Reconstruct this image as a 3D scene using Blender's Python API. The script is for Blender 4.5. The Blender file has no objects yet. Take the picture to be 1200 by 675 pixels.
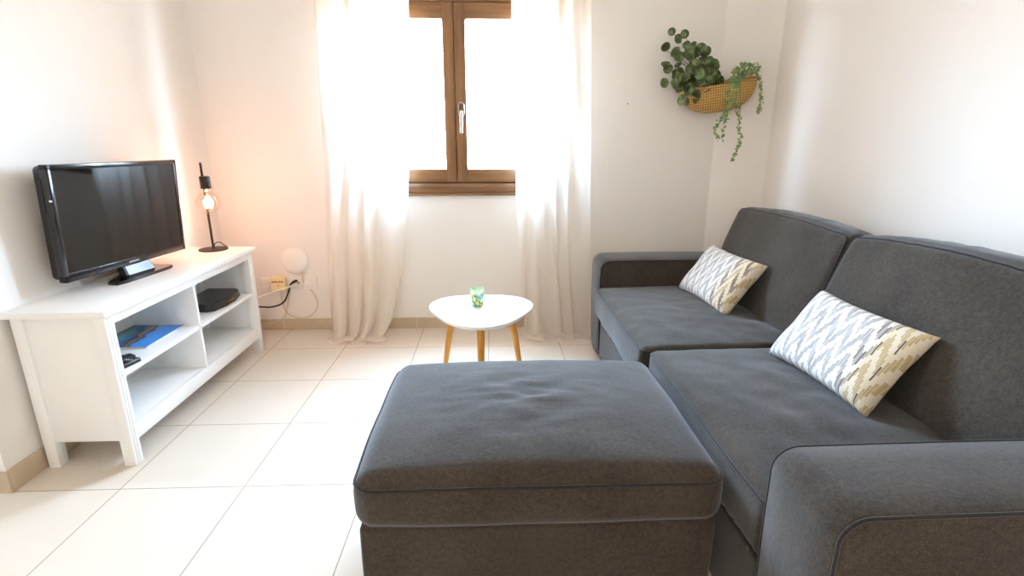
import bpy, bmesh, math, random
import numpy as np
from mathutils import Vector, Matrix, noise
PI = math.pi
random.seed(7)
SC = bpy.context.scene
COL = SC.collection

# ------------------------------------------------------------------ helpers
def newbm(): return bmesh.new()

def merge(bm, other, M=None):
    if M is not None: bmesh.ops.transform(other, matrix=M, verts=other.verts)
    me = bpy.data.meshes.new('tmp'); other.to_mesh(me); other.free()
    bm.from_mesh(me); bpy.data.meshes.remove(me)
    return bm

def obj(name, bm, mat, parent=None, smooth=True, angle=40):
    bmesh.ops.recalc_face_normals(bm, faces=bm.faces)
    me = bpy.data.meshes.new(name)
    if smooth:
        for f in bm.faces: f.smooth = True
        lim = math.radians(angle)
        for e in bm.edges:
            if len(e.link_faces) == 2 and e.calc_face_angle(0) > lim: e.smooth = False
    bm.to_mesh(me); bm.free()
    o = bpy.data.objects.new(name, me); COL.objects.link(o)
    if mat is not None: me.materials.append(mat)
    if parent is not None: o.parent = parent
    return o

def thing(name, label, cat, loc=(0, 0, 0), rz=0.0, group=None):
    o = bpy.data.objects.new(name, None); COL.objects.link(o)
    o.empty_display_size = 0.05
    o.location = loc; o.rotation_euler = (0, 0, rz)
    o['label'] = label; o['category'] = cat
    if group: o['group'] = group
    return o

def tag(o, label, cat, group=None):
    o['label'] = label; o['category'] = cat
    if group: o['group'] = group
    return o

def struct(name, bm, mat, parent=None, smooth=False):
    o = obj(name, bm, mat, parent, smooth)
    if parent is None: o['kind'] = 'structure'
    return o

def box(bm, x0, x1, y0, y1, z0, z1, bev=0.0, seg=2):
    t = bmesh.new(); bmesh.ops.create_cube(t, size=1)
    for v in t.verts:
        v.co = Vector((x0 + (v.co.x + .5) * (x1 - x0), y0 + (v.co.y + .5) * (y1 - y0), z0 + (v.co.z + .5) * (z1 - z0)))
    if bev > 0:
        bmesh.ops.bevel(t, geom=list(t.edges), offset=bev, segments=seg, profile=.5, affect='EDGES')
    return merge(bm, t)

def tube(bm, pts, r, seg=8, closed=False, caps=True):
    pts = [Vector(p) for p in pts]; n = len(pts)
    rad = r if isinstance(r, (list, tuple)) else [r] * n
    rings = []; prev = None
    for i, p in enumerate(pts):
        a = pts[(i - 1) % n] if (closed or i > 0) else p
        b = pts[(i + 1) % n] if (closed or i < n - 1) else p
        t = (b - a).normalized()
        if prev is None:
            up = Vector((0, 0, 1)) if abs(t.z) < .9 else Vector((1, 0, 0))
            u = t.cross(up).normalized()
        else:
            u = (prev - t * prev.dot(t)).normalized()
        prev = u; w = t.cross(u)
        rings.append([bm.verts.new(p + rad[i] * (math.cos(2 * PI * k / seg) * u + math.sin(2 * PI * k / seg) * w)) for k in range(seg)])
    m = n if closed else n - 1
    for i in range(m):
        A = rings[i]; B = rings[(i + 1) % n]
        for k in range(seg): bm.faces.new((A[k], A[(k + 1) % seg], B[(k + 1) % seg], B[k]))
    if caps and not closed:
        bm.faces.new(rings[0][::-1]); bm.faces.new(rings[-1])
    return bm

def lathe(bm, prof, seg=32, M=None, cap0=True, cap1=True):
    t = bmesh.new(); rings = []
    for r, z in prof:
        if r < 1e-6: rings.append([t.verts.new((0, 0, z))])
        else: rings.append([t.verts.new((r * math.cos(2 * PI * k / seg), r * math.sin(2 * PI * k / seg), z)) for k in range(seg)])
    for A, B in zip(rings, rings[1:]):
        if len(A) == 1 and len(B) == 1: continue
        for k in range(seg):
            k2 = (k + 1) % seg
            if len(A) == 1: t.faces.new((A[0], B[k2], B[k]))
            elif len(B) == 1: t.faces.new((A[k], A[k2], B[0]))
            else: t.faces.new((A[k], A[k2], B[k2], B[k]))
    if cap0 and len(rings[0]) > 1: t.faces.new(rings[0][::-1])
    if cap1 and len(rings[-1]) > 1: t.faces.new(rings[-1])
    return merge(bm, t, M)

def smooth_path(pts, n=8):
    P = [Vector(p) for p in pts]; P = [2 * P[0] - P[1]] + P + [2 * P[-1] - P[-2]]
    out = []
    for i in range(1, len(P) - 2):
        for k in range(n):
            t = k / n; a, b, c, d = P[i - 1], P[i], P[i + 1], P[i + 2]
            out.append(.5 * ((2 * b) + (c - a) * t + (2 * a - 5 * b + 4 * c - d) * t * t + (3 * b - a - 3 * c + d) * t ** 3))
    out.append(P[-2]); return out

def axis_pts(a, r, step, k=4):
    flat = max(1, int(round(2 * (a - r) / step)))
    L = [-a + r * i / k for i in range(k)]
    L += [-(a - r) + 2 * (a - r) * i / flat for i in range(flat + 1)]
    L += [(a - r) + r * (i + 1) / k for i in range(k)]
    return L

def rounded(p, hx, r):
    inner = Vector([max(-(h - r), min(h - r, c)) for c, h in zip(p, hx)])
    d = p - inner
    if d.length < 1e-9: return p.copy(), Vector((0, 0, 0))
    n = d.normalized(); return inner + n * r, n

def cushion(bm, size, r, deform, step=.03, M=None):
    """soft box: rounded cube, then deform(p, n) moves each point"""
    hx = [s / 2 for s in size]; A = [axis_pts(h, r, step) for h in hx]
    t = bmesh.new()
    for ax in range(3):
        u, v = (ax + 1) % 3, (ax + 2) % 3
        for sgn in (-1, 1):
            g = []
            for a in A[u]:
                row = []
                for b in A[v]:
                    p = Vector((0, 0, 0)); p[ax] = sgn * hx[ax]; p[u] = a; p[v] = b
                    q, n = rounded(p, hx, r)
                    row.append(t.verts.new(deform(q, n)))
                g.append(row)
            for i in range(len(g) - 1):
                for j in range(len(g[0]) - 1):
                    q = (g[i][j], g[i + 1][j], g[i + 1][j + 1], g[i][j + 1])
                    t.faces.new(q if sgn > 0 else q[::-1])
    bmesh.ops.remove_doubles(t, verts=t.verts, dist=1e-5)
    return merge(bm, t, M)

def seam_loop(size, r, deform, axis, sgn, off=.003, ang=45, step=.03):
    """closed seam around the face +-axis of a cushion, on its rounded edge"""
    hx = [s / 2 for s in size]; u, v = (axis + 1) % 3, (axis + 2) % 3
    ca, sa = math.cos(math.radians(ang)), math.sin(math.radians(ang))
    loop = []
    a, b = hx[u] - r, hx[v] - r
    def put(cu, cv, nu, nv):
        n = Vector((0, 0, 0)); n[u] = nu * ca; n[v] = nv * ca; n[axis] = sgn * sa
        p = Vector((0, 0, 0)); p[u] = cu; p[v] = cv; p[axis] = sgn * (hx[axis] - r)
        loop.append(deform(p + n * r, n) + n * off)
    na, nb = max(2, int(2 * a / step)), max(2, int(2 * b / step))
    for (c0, c1, n0, cnt) in (((a, -b), (a, b), 0, nb), ((a, b), (-a, b), 90, na), ((-a, b), (-a, -b), 180, nb), ((-a, -b), (a, -b), 270, na)):
        nn = (math.cos(math.radians(n0)), math.sin(math.radians(n0)))
        for i in range(cnt + 1):
            f = i / cnt; put(c0[0] + (c1[0] - c0[0]) * f, c0[1] + (c1[1] - c0[1]) * f, *nn)
        for k in (22.5, 45, 67.5):
            put(c1[0], c1[1], math.cos(math.radians(n0 + k)), math.sin(math.radians(n0 + k)))
    return loop

def nz(p, s, seed=0): return noise.noise(Vector((p[0] * s + seed * 7.3, p[1] * s - seed * 3.1, p[2] * s + seed)))

# ---------------------------------------------------------------- materials
def mat_new(name):
    m = bpy.data.materials.new(name); m.use_nodes = True
    nt = m.node_tree; b = nt.nodes['Principled BSDF']
    return m, nt, b

def srgb(r, g, b):
    f = lambda c: (c / 255 / 12.92) if c / 255 <= .04045 else ((c / 255 + .055) / 1.055) ** 2.4
    return (f(r), f(g), f(b), 1)

def N(nt, t, **kw):
    n = nt.nodes.new(t)
    for k, v in kw.items():
        if k in n.inputs: n.inputs[k].default_value = v
        else: setattr(n, k, v)
    return n

def math_(nt, op, a, b=None, c=None):
    n = nt.nodes.new('ShaderNodeMath'); n.operation = op
    for i, v in enumerate((a, b, c)):
        if v is None: continue
        if isinstance(v, (int, float)): n.inputs[i].default_value = v
        else: nt.links.new(v, n.inputs[i])
    return n.outputs[0]

def mixc(nt, f, a, b):
    n = nt.nodes.new('ShaderNodeMix'); n.data_type = 'RGBA'
    if isinstance(f, (int, float)): n.inputs[0].default_value = f
    else: nt.links.new(f, n.inputs[0])
    for i, v in ((6, a), (7, b)):
        if isinstance(v, tuple): n.inputs[i].default_value = v
        else: nt.links.new(v, n.inputs[i])
    return n.outputs[2]

def ramp(nt, fac, stops, interp='LINEAR'):
    n = nt.nodes.new('ShaderNodeValToRGB'); n.color_ramp.interpolation = interp
    while len(n.color_ramp.elements) > 1: n.color_ramp.elements.remove(n.color_ramp.elements[-1])
    n.color_ramp.elements[0].position = stops[0][0]; n.color_ramp.elements[0].color = stops[0][1]
    for p, c in stops[1:]:
        e = n.color_ramp.elements.new(p); e.color = c
    nt.links.new(fac, n.inputs[0]); return n.outputs[0]

def bump(nt, b, h, strength=.2, dist=.01):
    n = N(nt, 'ShaderNodeBump'); n.inputs['Strength'].default_value = strength; n.inputs['Distance'].default_value = dist
    nt.links.new(h, n.inputs['Height']); nt.links.new(n.outputs[0], b.inputs['Normal'])

def plain(name, col, rough=.5, spec=.5, metal=0, noise_amt=.03, scale=30, bump_s=0):
    m, nt, b = mat_new(name)
    tc = N(nt, 'ShaderNodeTexCoord'); nn = N(nt, 'ShaderNodeTexNoise', Scale=scale, Detail=3.0)
    nt.links.new(tc.outputs['Object'], nn.inputs['Vector'])
    lo = tuple(c * (1 - noise_amt) for c in col[:3]) + (1,); hi = tuple(min(1, c * (1 + noise_amt)) for c in col[:3]) + (1,)
    nt.links.new(mixc(nt, nn.outputs[0], lo, hi), b.inputs['Base Color'])
    b.inputs['Roughness'].default_value = rough; b.inputs['Specular IOR Level'].default_value = spec; b.inputs['Metallic'].default_value = metal
    if bump_s: bump(nt, b, nn.outputs[0], bump_s, .002)
    return m

M = {}
M['wall'] = plain('wall_plaster', srgb(236, 231, 225), .85, .2, noise_amt=.012, scale=6, bump_s=.06)
M['ceiling'] = plain('ceiling_paint', srgb(238, 237, 235), .9, .2, noise_amt=.01)
M['rear'] = plain('rear_wall_paint', srgb(236, 227, 214), .85, .2, noise_amt=.02)
M['white'] = plain('white_lacquer', srgb(240, 240, 239), .38, .45, noise_amt=.012, scale=14)
M['tabletop'] = plain('table_white', srgb(246, 246, 245), .3, .5, noise_amt=.005)
M['plastic_white'] = plain('white_plastic', srgb(238, 234, 228), .4, .4, noise_amt=.01)
M['cream_plastic'] = plain('cream_plastic', srgb(240, 215, 165), .45, .4, noise_amt=.02)
M['cream_cable'] = plain('cream_cable', srgb(212, 184, 146), .5, .3)
M['black'] = plain('black_plastic', srgb(22, 21, 23), .35, .5)
M['gloss_black'] = plain('gloss_black', srgb(10, 10, 12), .06, .6, noise_amt=.0)
M['bezel'] = plain('bezel_black', srgb(16, 16, 20), .16, .6, noise_amt=.0)
M['dark_metal'] = plain('dark_metal', srgb(36, 28, 25), .42, .5, metal=.2)
M['grey_led'] = plain('silver_print', srgb(215, 218, 222), .4, .5)
M['brass'] = plain('brass', srgb(176, 132, 60), .3, .5, metal=.9)
M['chrome'] = plain('brushed_nickel', srgb(176, 162, 150), .3, .5, metal=.85)
M['gold_print'] = plain('ochre_print', srgb(150, 112, 40), .5, .4)
M['dark_print'] = plain('dark_print', srgb(60, 44, 34), .6, .3)
M['paper'] = plain('paper', srgb(236, 234, 228), .7, .2)
M['wax'] = plain('wax', srgb(236, 238, 226), .5, .4)
M['stem'] = plain('woody_stem', srgb(70, 46, 36), .7, .2, noise_amt=.2)
M['green_stem'] = plain('green_stem', srgb(96, 112, 64), .7, .2, noise_amt=.2)

def wood(name, c1, c2, scale, axis, rough):
    m, nt, b = mat_new(name)
    tc = N(nt, 'ShaderNodeTexCoord'); mp = N(nt, 'ShaderNodeMapping'); nt.links.new(tc.outputs['Object'], mp.inputs[0])
    s = [scale] * 3; s[axis] = scale * .06; mp.inputs['Scale'].default_value = s
    nn = N(nt, 'ShaderNodeTexNoise', Scale=1.0, Detail=5.0, Distortion=.4); nt.links.new(mp.outputs[0], nn.inputs['Vector'])
    nt.links.new(ramp(nt, nn.outputs[0], [(.3, c1), (.7, c2)]), b.inputs['Base Color'])
    b.inputs['Roughness'].default_value = rough; bump(nt, b, nn.outputs[0], .06, .002)
    return m
M['frame_wood'] = wood('brown_window_finish', srgb(104, 68, 34), srgb(128, 86, 46), 40, 2, .38)
M['frame_wood_h'] = wood('brown_window_finish_across', srgb(104, 68, 34), srgb(128, 86, 46), 40, 0, .38)
M['leg_wood'] = wood('honey_wood', srgb(196, 132, 44), srgb(222, 160, 66), 60, 2, .35)

def tile_floor():
    m, nt, b = mat_new('beige_floor_tile')
    g = N(nt, 'ShaderNodeNewGeometry'); s = N(nt, 'ShaderNodeSeparateXYZ'); nt.links.new(g.outputs['Position'], s.inputs[0])
    T = .45
    u = math_(nt, 'DIVIDE', math_(nt, 'SUBTRACT', s.outputs[0], -1.378), T)
    v = math_(nt, 'DIVIDE', math_(nt, 'SUBTRACT', s.outputs[1], 1.688), T)
    def edge(x):
        f = math_(nt, 'FRACT', x); return math_(nt, 'MINIMUM', f, math_(nt, 'SUBTRACT', 1.0, f))
    d = math_(nt, 'MINIMUM', edge(u), edge(v))
    grout = math_(nt, 'LESS_THAN', d, .0042)
    cx = N(nt, 'ShaderNodeCombineXYZ'); nt.links.new(math_(nt, 'FLOOR', u), cx.inputs[0]); nt.links.new(math_(nt, 'FLOOR', v), cx.inputs[1])
    wn = N(nt, 'ShaderNodeTexWhiteNoise'); nt.links.new(cx.outputs[0], wn.inputs['Vector'])
    nn = N(nt, 'ShaderNodeTexNoise', Scale=7.0, Detail=4.0); nt.links.new(g.outputs['Position'], nn.inputs['Vector'])
    f = math_(nt, 'ADD', math_(nt, 'MULTIPLY', wn.outputs[0], .4), math_(nt, 'MULTIPLY', nn.outputs[0], .6))
    c = mixc(nt, f, srgb(218, 206, 191), srgb(228, 217, 204))
    nt.links.new(mixc(nt, grout, c, srgb(160, 142, 122)), b.inputs['Base Color'])
    nt.links.new(math_(nt, 'ADD', .3, math_(nt, 'MULTIPLY', grout, .4)), b.inputs['Roughness'])
    bump(nt, b, math_(nt, 'MINIMUM', d, .006), .25, .01)
    return m
M['floor'] = tile_floor()

def skirting():
    m, nt, b = mat_new('skirting_tile')
    g = N(nt, 'ShaderNodeNewGeometry'); s = N(nt, 'ShaderNodeSeparateXYZ'); nt.links.new(g.outputs['Position'], s.inputs[0])
    along = math_(nt, 'ADD', s.outputs[0], s.outputs[1])
    f = math_(nt, 'FRACT', math_(nt, 'DIVIDE', math_(nt, 'ADD', along, .29), .45))
    gr = math_(nt, 'LESS_THAN', f, .008)
    nn = N(nt, 'ShaderNodeTexNoise', Scale=16.0, Detail=4.0); nt.links.new(g.outputs['Position'], nn.inputs['Vector'])
    c = mixc(nt, nn.outputs[0], srgb(184, 164, 138), srgb(204, 186, 160))
    nt.links.new(mixc(nt, gr, c, srgb(222, 208, 188)), b.inputs['Base Color']); b.inputs['Roughness'].default_value = .4
    return m
M['skirting'] = skirting()

def fabric(name, c1, c2, sc=520, bs=.3):
    m, nt, b = mat_new(name)
    tc = N(nt, 'ShaderNodeTexCoord')
    n1 = N(nt, 'ShaderNodeTexNoise', Scale=float(sc), Detail=2.0); nt.links.new(tc.outputs['Object'], n1.inputs['Vector'])
    n2 = N(nt, 'ShaderNodeTexNoise', Scale=5.0, Detail=3.0); nt.links.new(tc.outputs['Object'], n2.inputs['Vector'])
    n3 = N(nt, 'ShaderNodeTexNoise', Scale=90.0, Detail=3.0); nt.links.new(tc.outputs['Object'], n3.inputs['Vector'])
    f = math_(nt, 'ADD', math_(nt, 'MULTIPLY', n1.outputs[0], .55), math_(nt, 'ADD', math_(nt, 'MULTIPLY', n2.outputs[0], .2), math_(nt, 'MULTIPLY', n3.outputs[0], .25)))
    nt.links.new(ramp(nt, f, [(.39, c1), (.61, c2)]), b.inputs['Base Color'])
    b.inputs['Roughness'].default_value = .95; b.inputs['Specular IOR Level'].default_value = .15
    b.inputs['Sheen Weight'].default_value = .28; b.inputs['Sheen Roughness'].default_value = .45; b.inputs['Sheen Tint'].default_value = (.86, .92, 1, 1)
    bump(nt, b, n1.outputs[0], bs, .0015)
    return m
M['fabric'] = fabric('grey_weave', srgb(44, 39, 34), srgb(76, 68, 59))
M['piping'] = fabric('grey_piping', srgb(38, 35, 34), srgb(50, 46, 44))

def curtain_mat():
    m, nt, b = mat_new('sheer_cream_cloth'); nt.nodes.remove(b)
    out = nt.nodes['Material Output']
    tc = N(nt, 'ShaderNodeTexCoord'); mp = N(nt, 'ShaderNodeMapping'); mp.inputs['Scale'].default_value = (260, 260, 40)
    nt.links.new(tc.outputs['Object'], mp.inputs[0])
    nn = N(nt, 'ShaderNodeTexNoise', Scale=1.0, Detail=3.0); nt.links.new(mp.outputs[0], nn.inputs['Vector'])
    c = mixc(nt, nn.outputs[0], srgb(242, 234, 224), srgb(250, 246, 240))
    d = N(nt, 'ShaderNodeBsdfDiffuse'); t = N(nt, 'ShaderNodeBsdfTranslucent'); tr = N(nt, 'ShaderNodeBsdfTransparent')
    nt.links.new(c, d.inputs[0]); nt.links.new(c, t.inputs[0])
    m1 = N(nt, 'ShaderNodeMixShader'); m1.inputs[0].default_value = .58; nt.links.new(d.outputs[0], m1.inputs[1]); nt.links.new(t.outputs[0], m1.inputs[2])
    m2 = N(nt, 'ShaderNodeMixShader'); nt.links.new(math_(nt, 'MULTIPLY', nn.outputs[0], .11), m2.inputs[0])
    nt.links.new(m1.outputs[0], m2.inputs[1]); nt.links.new(tr.outputs[0], m2.inputs[2]); nt.links.new(m2.outputs[0], out.inputs[0])
    return m
M['curtain'] = curtain_mat()

def pane(name, tint=(1, 1, 1, 1), refl=.06, rough=.0):
    m, nt, b = mat_new(name); nt.nodes.remove(b); out = nt.nodes['Material Output']
    tr = N(nt, 'ShaderNodeBsdfTransparent'); tr.inputs[0].default_value = tint
    gl = N(nt, 'ShaderNodeBsdfGlossy'); gl.inputs['Roughness'].default_value = rough
    lw = N(nt, 'ShaderNodeLayerWeight'); lw.inputs[0].default_value = .35
    f = math_(nt, 'ADD', refl * .5, math_(nt, 'MULTIPLY', lw.outputs['Facing'], refl * 2.5))
    mx = N(nt, 'ShaderNodeMixShader'); nt.links.new(f, mx.inputs[0]); nt.links.new(tr.outputs[0], mx.inputs[1]); nt.links.new(gl.outputs[0], mx.inputs[2])
    nt.links.new(mx.outputs[0], out.inputs[0]); return m
M['glass'] = pane('window_glass')
M['bulb_glass'] = pane('bulb_glass', (1, .96, .9, 1), .12)

def emit(name, col, s):
    m, nt, b = mat_new(name); b.inputs['Base Color'].default_value = col
    b.inputs['Emission Color'].default_value = col; b.inputs['Emission Strength'].default_value = s; return m
M['filament'] = emit('filament_glow', (1, .55, .18, 1), 60)

def pillow_mat(seed):
    m, nt, b = mat_new('ikat_cloth')
    tc = N(nt, 'ShaderNodeTexCoord'); s = N(nt, 'ShaderNodeSeparateXYZ'); nt.links.new(tc.outputs['Object'], s.inputs[0])
    u = math_(nt, 'ADD', math_(nt, 'DIVIDE', s.outputs[0], .46), .5); v = math_(nt, 'ADD', math_(nt, 'DIVIDE', s.outputs[1], .30), .5)
    K = 84.0
    col = math_(nt, 'FLOOR', math_(nt, 'MULTIPLY', u, K))
    cx = N(nt, 'ShaderNodeCombineXYZ'); nt.links.new(col, cx.inputs[0]); cx.inputs[1].default_value = seed
    wn = N(nt, 'ShaderNodeTexWhiteNoise'); nt.links.new(cx.outputs[0], wn.inputs['Vector'])
    uq = math_(nt, 'DIVIDE', col, K)
    tri = math_(nt, 'MULTIPLY', math_(nt, 'PINGPONG', math_(nt, 'MULTIPLY', uq, 7.0), .5), 2.0)
    ph = math_(nt, 'ADD', math_(nt, 'MULTIPLY', v, 3.0), math_(nt, 'ADD', math_(nt, 'MULTIPLY', tri, .95), math_(nt, 'MULTIPLY', wn.outputs[0], .15)))
    t = math_(nt, 'FRACT', ph)
    on = math_(nt, 'LESS_THAN', t, .50)
    fr = math_(nt, 'FRACT', math_(nt, 'MULTIPLY', u, K))
    fine = math_(nt, 'LESS_THAN', math_(nt, 'ADD', fr, math_(nt, 'MULTIPLY', wn.outputs[0], .3)), .85)
    on = math_(nt, 'MULTIPLY', on, math_(nt, 'ADD', .35, math_(nt, 'MULTIPLY', fine, .65)))
    end = math_(nt, 'GREATER_THAN', math_(nt, 'ADD', u, math_(nt, 'MULTIPLY', wn.outputs[0], .12)), .84)
    grey = mixc(nt, wn.outputs[0], srgb(146, 144, 145), srgb(172, 169, 167))
    tan = mixc(nt, math_(nt, 'GREATER_THAN', wn.outputs[0], .58), srgb(182, 164, 126), srgb(84, 68, 62))
    ink = mixc(nt, end, grey, tan)
    base = mixc(nt, end, srgb(222, 219, 214), srgb(216, 206, 186))
    nt.links.new(mixc(nt, on, base, ink), b.inputs['Base Color']); b.inputs['Roughness'].default_value = .95; b.inputs['Specular IOR Level'].default_value = .1
    nn = N(nt, 'ShaderNodeTexNoise', Scale=400.0); nt.links.new(tc.outputs['Object'], nn.inputs['Vector']); bump(nt, b, nn.outputs[0], .25, .001)
    return m

def weave_mat():
    m, nt, b = mat_new('seagrass_weave')
    tc = N(nt, 'ShaderNodeTexCoord')
    w1 = N(nt, 'ShaderNodeTexWave', wave_type='BANDS', bands_direction='Z', Scale=22.0, Distortion=1.2); w1.inputs['Detail Scale'].default_value = 6
    w2 = N(nt, 'ShaderNodeTexWave', wave_type='BANDS', bands_direction='X', Scale=24.0, Distortion=1.5)
    nz_ = N(nt, 'ShaderNodeTexNoise', Scale=70.0, Detail=3.0); nt.links.new(tc.outputs['Object'], nz_.inputs['Vector'])
    for w in (w1, w2): nt.links.new(tc.outputs['Object'], w.inputs['Vector'])
    f = math_(nt, 'ADD', math_(nt, 'MULTIPLY', math_(nt, 'MULTIPLY', w1.outputs[1], w2.outputs[1]), .75), math_(nt, 'MULTIPLY', nz_.outputs[0], .3))
    nt.links.new(ramp(nt, f, [(.08, srgb(150, 104, 44)), (.4, srgb(200, 156, 82)), (.8, srgb(228, 194, 124))]), b.inputs['Base Color'])
    b.inputs['Roughness'].default_value = .7; bump(nt, b, f, .8, .006); return m
M['weave'] = weave_mat()

def leaf_mat(name, cols, sc):
    m, nt, b = mat_new(name)
    tc = N(nt, 'ShaderNodeTexCoord'); nn = N(nt, 'ShaderNodeTexNoise', Scale=sc, Detail=1.0); nt.links.new(tc.outputs['Object'], nn.inputs['Vector'])
    nt.links.new(ramp(nt, nn.outputs[0], [(.3, cols[0]), (.5, cols[1]), (.68, cols[2])]), b.inputs['Base Color'])
    b.inputs['Roughness'].default_value = .5; b.inputs['Specular IOR Level'].default_value = .35
    return m
M['leaf'] = leaf_mat('round_leaf_green', (srgb(48, 62, 34), srgb(74, 88, 44), srgb(116, 134, 92)), 26.0)
M['small_leaf'] = leaf_mat('small_leaf_green', (srgb(92, 122, 82), srgb(124, 150, 104), srgb(176, 180, 78)), 40.0)

def mosaic():
    m, nt, b = mat_new('mosaic_glass')
    tc = N(nt, 'ShaderNodeTexCoord'); vo = N(nt, 'ShaderNodeTexVoronoi', Scale=120.0); nt.links.new(tc.outputs['Object'], vo.inputs['Vector'])
    s = N(nt, 'ShaderNodeSeparateXYZ'); nt.links.new(vo.outputs['Color'], s.inputs[0])
    c = ramp(nt, s.outputs[0], [(0, srgb(70, 128, 92)), (.22, srgb(110, 176, 186)), (.42, srgb(196, 210, 96)), (.58, srgb(86, 150, 120)), (.72, srgb(238, 178, 40)), (.84, srgb(150, 200, 190)), (.93, srgb(60, 96, 60))], 'CONSTANT')
    z = N(nt, 'ShaderNodeSeparateXYZ'); nt.links.new(tc.outputs['Object'], z.inputs[0])
    up = math_(nt, 'MULTIPLY', math_(nt, 'GREATER_THAN', math_(nt, 'ADD', z.outputs[2], math_(nt, 'MULTIPLY', s.outputs[1], .012)), .072), .62)
    nt.links.new(mixc(nt, up, c, srgb(226, 240, 214)), b.inputs['Base Color'])
    b.inputs['Roughness'].default_value = .12; return m
M['mosaic'] = mosaic()

def cover_mat():
    m, nt, b = mat_new('printed_cover')
    tc = N(nt, 'ShaderNodeTexCoord'); s = N(nt, 'ShaderNodeSeparateXYZ'); nt.links.new(tc.outputs['Object'], s.inputs[0])
    nn = N(nt, 'ShaderNodeTexNoise', Scale=16.0, Detail=5.0); nt.links.new(tc.outputs['Object'], nn.inputs['Vector'])
    # coast photo: light-blue water at the spine side, rocky shore across, blue-green above
    t = math_(nt, 'ADD', math_(nt, 'DIVIDE', math_(nt, 'SUBTRACT', 0.0, s.outputs[0]), .22), math_(nt, 'ADD', .5, math_(nt, 'MULTIPLY', math_(nt, 'SUBTRACT', nn.outputs[0], .5), .35)))
    t = math_(nt, 'ADD', t, math_(nt, 'MULTIPLY', s.outputs[1], -.6))
    c = ramp(nt, t, [(0, srgb(60, 140, 225)), (.34, srgb(76, 150, 228)), (.40, srgb(52, 44, 50)), (.47, srgb(150, 120, 96)), (.54, srgb(40, 44, 60)), (.60, srgb(36, 100, 160)), (.78, srgb(60, 140, 165)), (1, srgb(60, 130, 120))])
    nt.links.new(c, b.inputs['Base Color']); b.inputs['Roughness'].default_value = .25; return m
M['cover'] = cover_mat()

# ---------------------------------------------------------------- the setting
XL, XR, YB, YR, ZC = -1.765, 1.69, 3.40, -2.6, 2.62
XF = -3.9                                    # far side of the open room to the left
f = newbm(); box(f, XF - .2, XR + .2, YR - .2, YB + .2, -.12, 0); struct('floor', f, M['floor'])
f = newbm(); box(f, XF - .2, XR + .2, YR - .2, YB + .25, ZC, ZC + .15); struct('ceiling', f, M['ceiling'])
# window opening
WX0, WX1, WZ0, WZ1 = -.872, .436, .905, 2.13
w = newbm(); T = .28
box(w, XL - .2, WX0, YB, YB + T, 0, ZC); box(w, WX1, XR + .2, YB, YB + T, 0, ZC)
box(w, WX0, WX1, YB, YB + T, 0, WZ0); box(w, WX0, WX1, YB, YB + T, WZ1, ZC)
struct('wall_back', w, M['wall'])
w = newbm()
box(w, XL - .2, XL, 1.69, YB, 0, ZC); box(w, XF - .2, XL - .2, 1.69, 1.89, 0, ZC)
struct('wall_left', w, M['wall'])
# right wall with a slanted corner
w = newbm(); t = bmesh.new()
poly = [(1.43, YB), (XR, 3.205), (XR, YR), (XR + .2, YR), (XR + .2, YB + T), (1.43, YB + T)]
vb = [t.verts.new((x, y, 0)) for x, y in poly]; vt = [t.verts.new((x, y, ZC)) for x, y in poly]
t.faces.new(vb[::-1]); t.faces.new(vt)
for i in range(len(poly)): t.faces.new((vb[i], vb[(i + 1) % 6], vt[(i + 1) % 6], vt[i]))
merge(w, t); struct('wall_right', w, M['wall'])
w = newbm(); box(w, XF - .2, XR + .2, YR - .2, YR, 0, ZC); struct('wall_rear', w, M['rear'])
# far left wall of the open room; unseen doorway added to let in side daylight
BY0, BY1, BZ = 1.46, 1.66, 1.2
w = newbm(); box(w, XF - .2, XF, YR, BY0, 0, ZC); box(w, XF - .2, XF, BY1, 1.69, 0, ZC); box(w, XF - .2, XF, BY0, BY1, BZ, ZC)
struct('wall_farleft', w, M['wall'])
# baseboards
b = newbm(); box(b, XL, 1.43, YB - .012, YB, 0, .075, .002); struct('baseboard_back', b, M['skirting'])
b = newbm(); box(b, XL, XL + .012, 1.69, YB - .012, 0, .085, .002); box(b, XF, XL + .012, 1.678, 1.69, 0, .085, .002); struct('baseboard_left', b, M['skirting'])
b = newbm(); box(b, XR - .012, XR, YR, 3.2, 0, .075, .002); struct('baseboard_right', b, M['skirting'])

# window: brown frame, two sashes with panes, handle
win = bpy.data.objects.new('window_1', None); COL.objects.link(win); win['kind'] = 'structure'; win.location = (0, 0, 0)
fy0, fy1 = YB + .0, YB + .07
b = newbm()
box(b, WX0, WX0 + .075, fy0, fy1, WZ0, WZ1, .006); box(b, WX1 - .075, WX1, fy0, fy1, WZ0, WZ1, .006)
o = obj('frame_stile', b, M['frame_wood'], win)
b = newbm()
box(b, WX0 + .07, WX1 - .07, fy0, fy1, WZ0 + .012, .985, .006); box(b, -.24, -.20, YB + .03, fy1, .98, 2.04, .003); box(b, WX0 + .05, WX1 - .05, YB + .03, fy1, .975, 1.02, .003); box(b, WX0 + .07, WX1 - .07, fy0, fy1, 2.035, WZ1, .006)
box(b, WX0, WX1, fy0 - .022, fy1, WZ0, WZ0 + .016, .004)           # thin bottom lip
box(b, WX0 + .07, WX1 - .07, fy0 - .006, fy0 + .02, .955, .962, .002); box(b, WX0 + .07, WX1 - .07, fy0 - .006, fy0 + .02, 2.055, 2.062, .002)
obj('frame_rail', b, M['frame_wood_h'], win)
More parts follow.
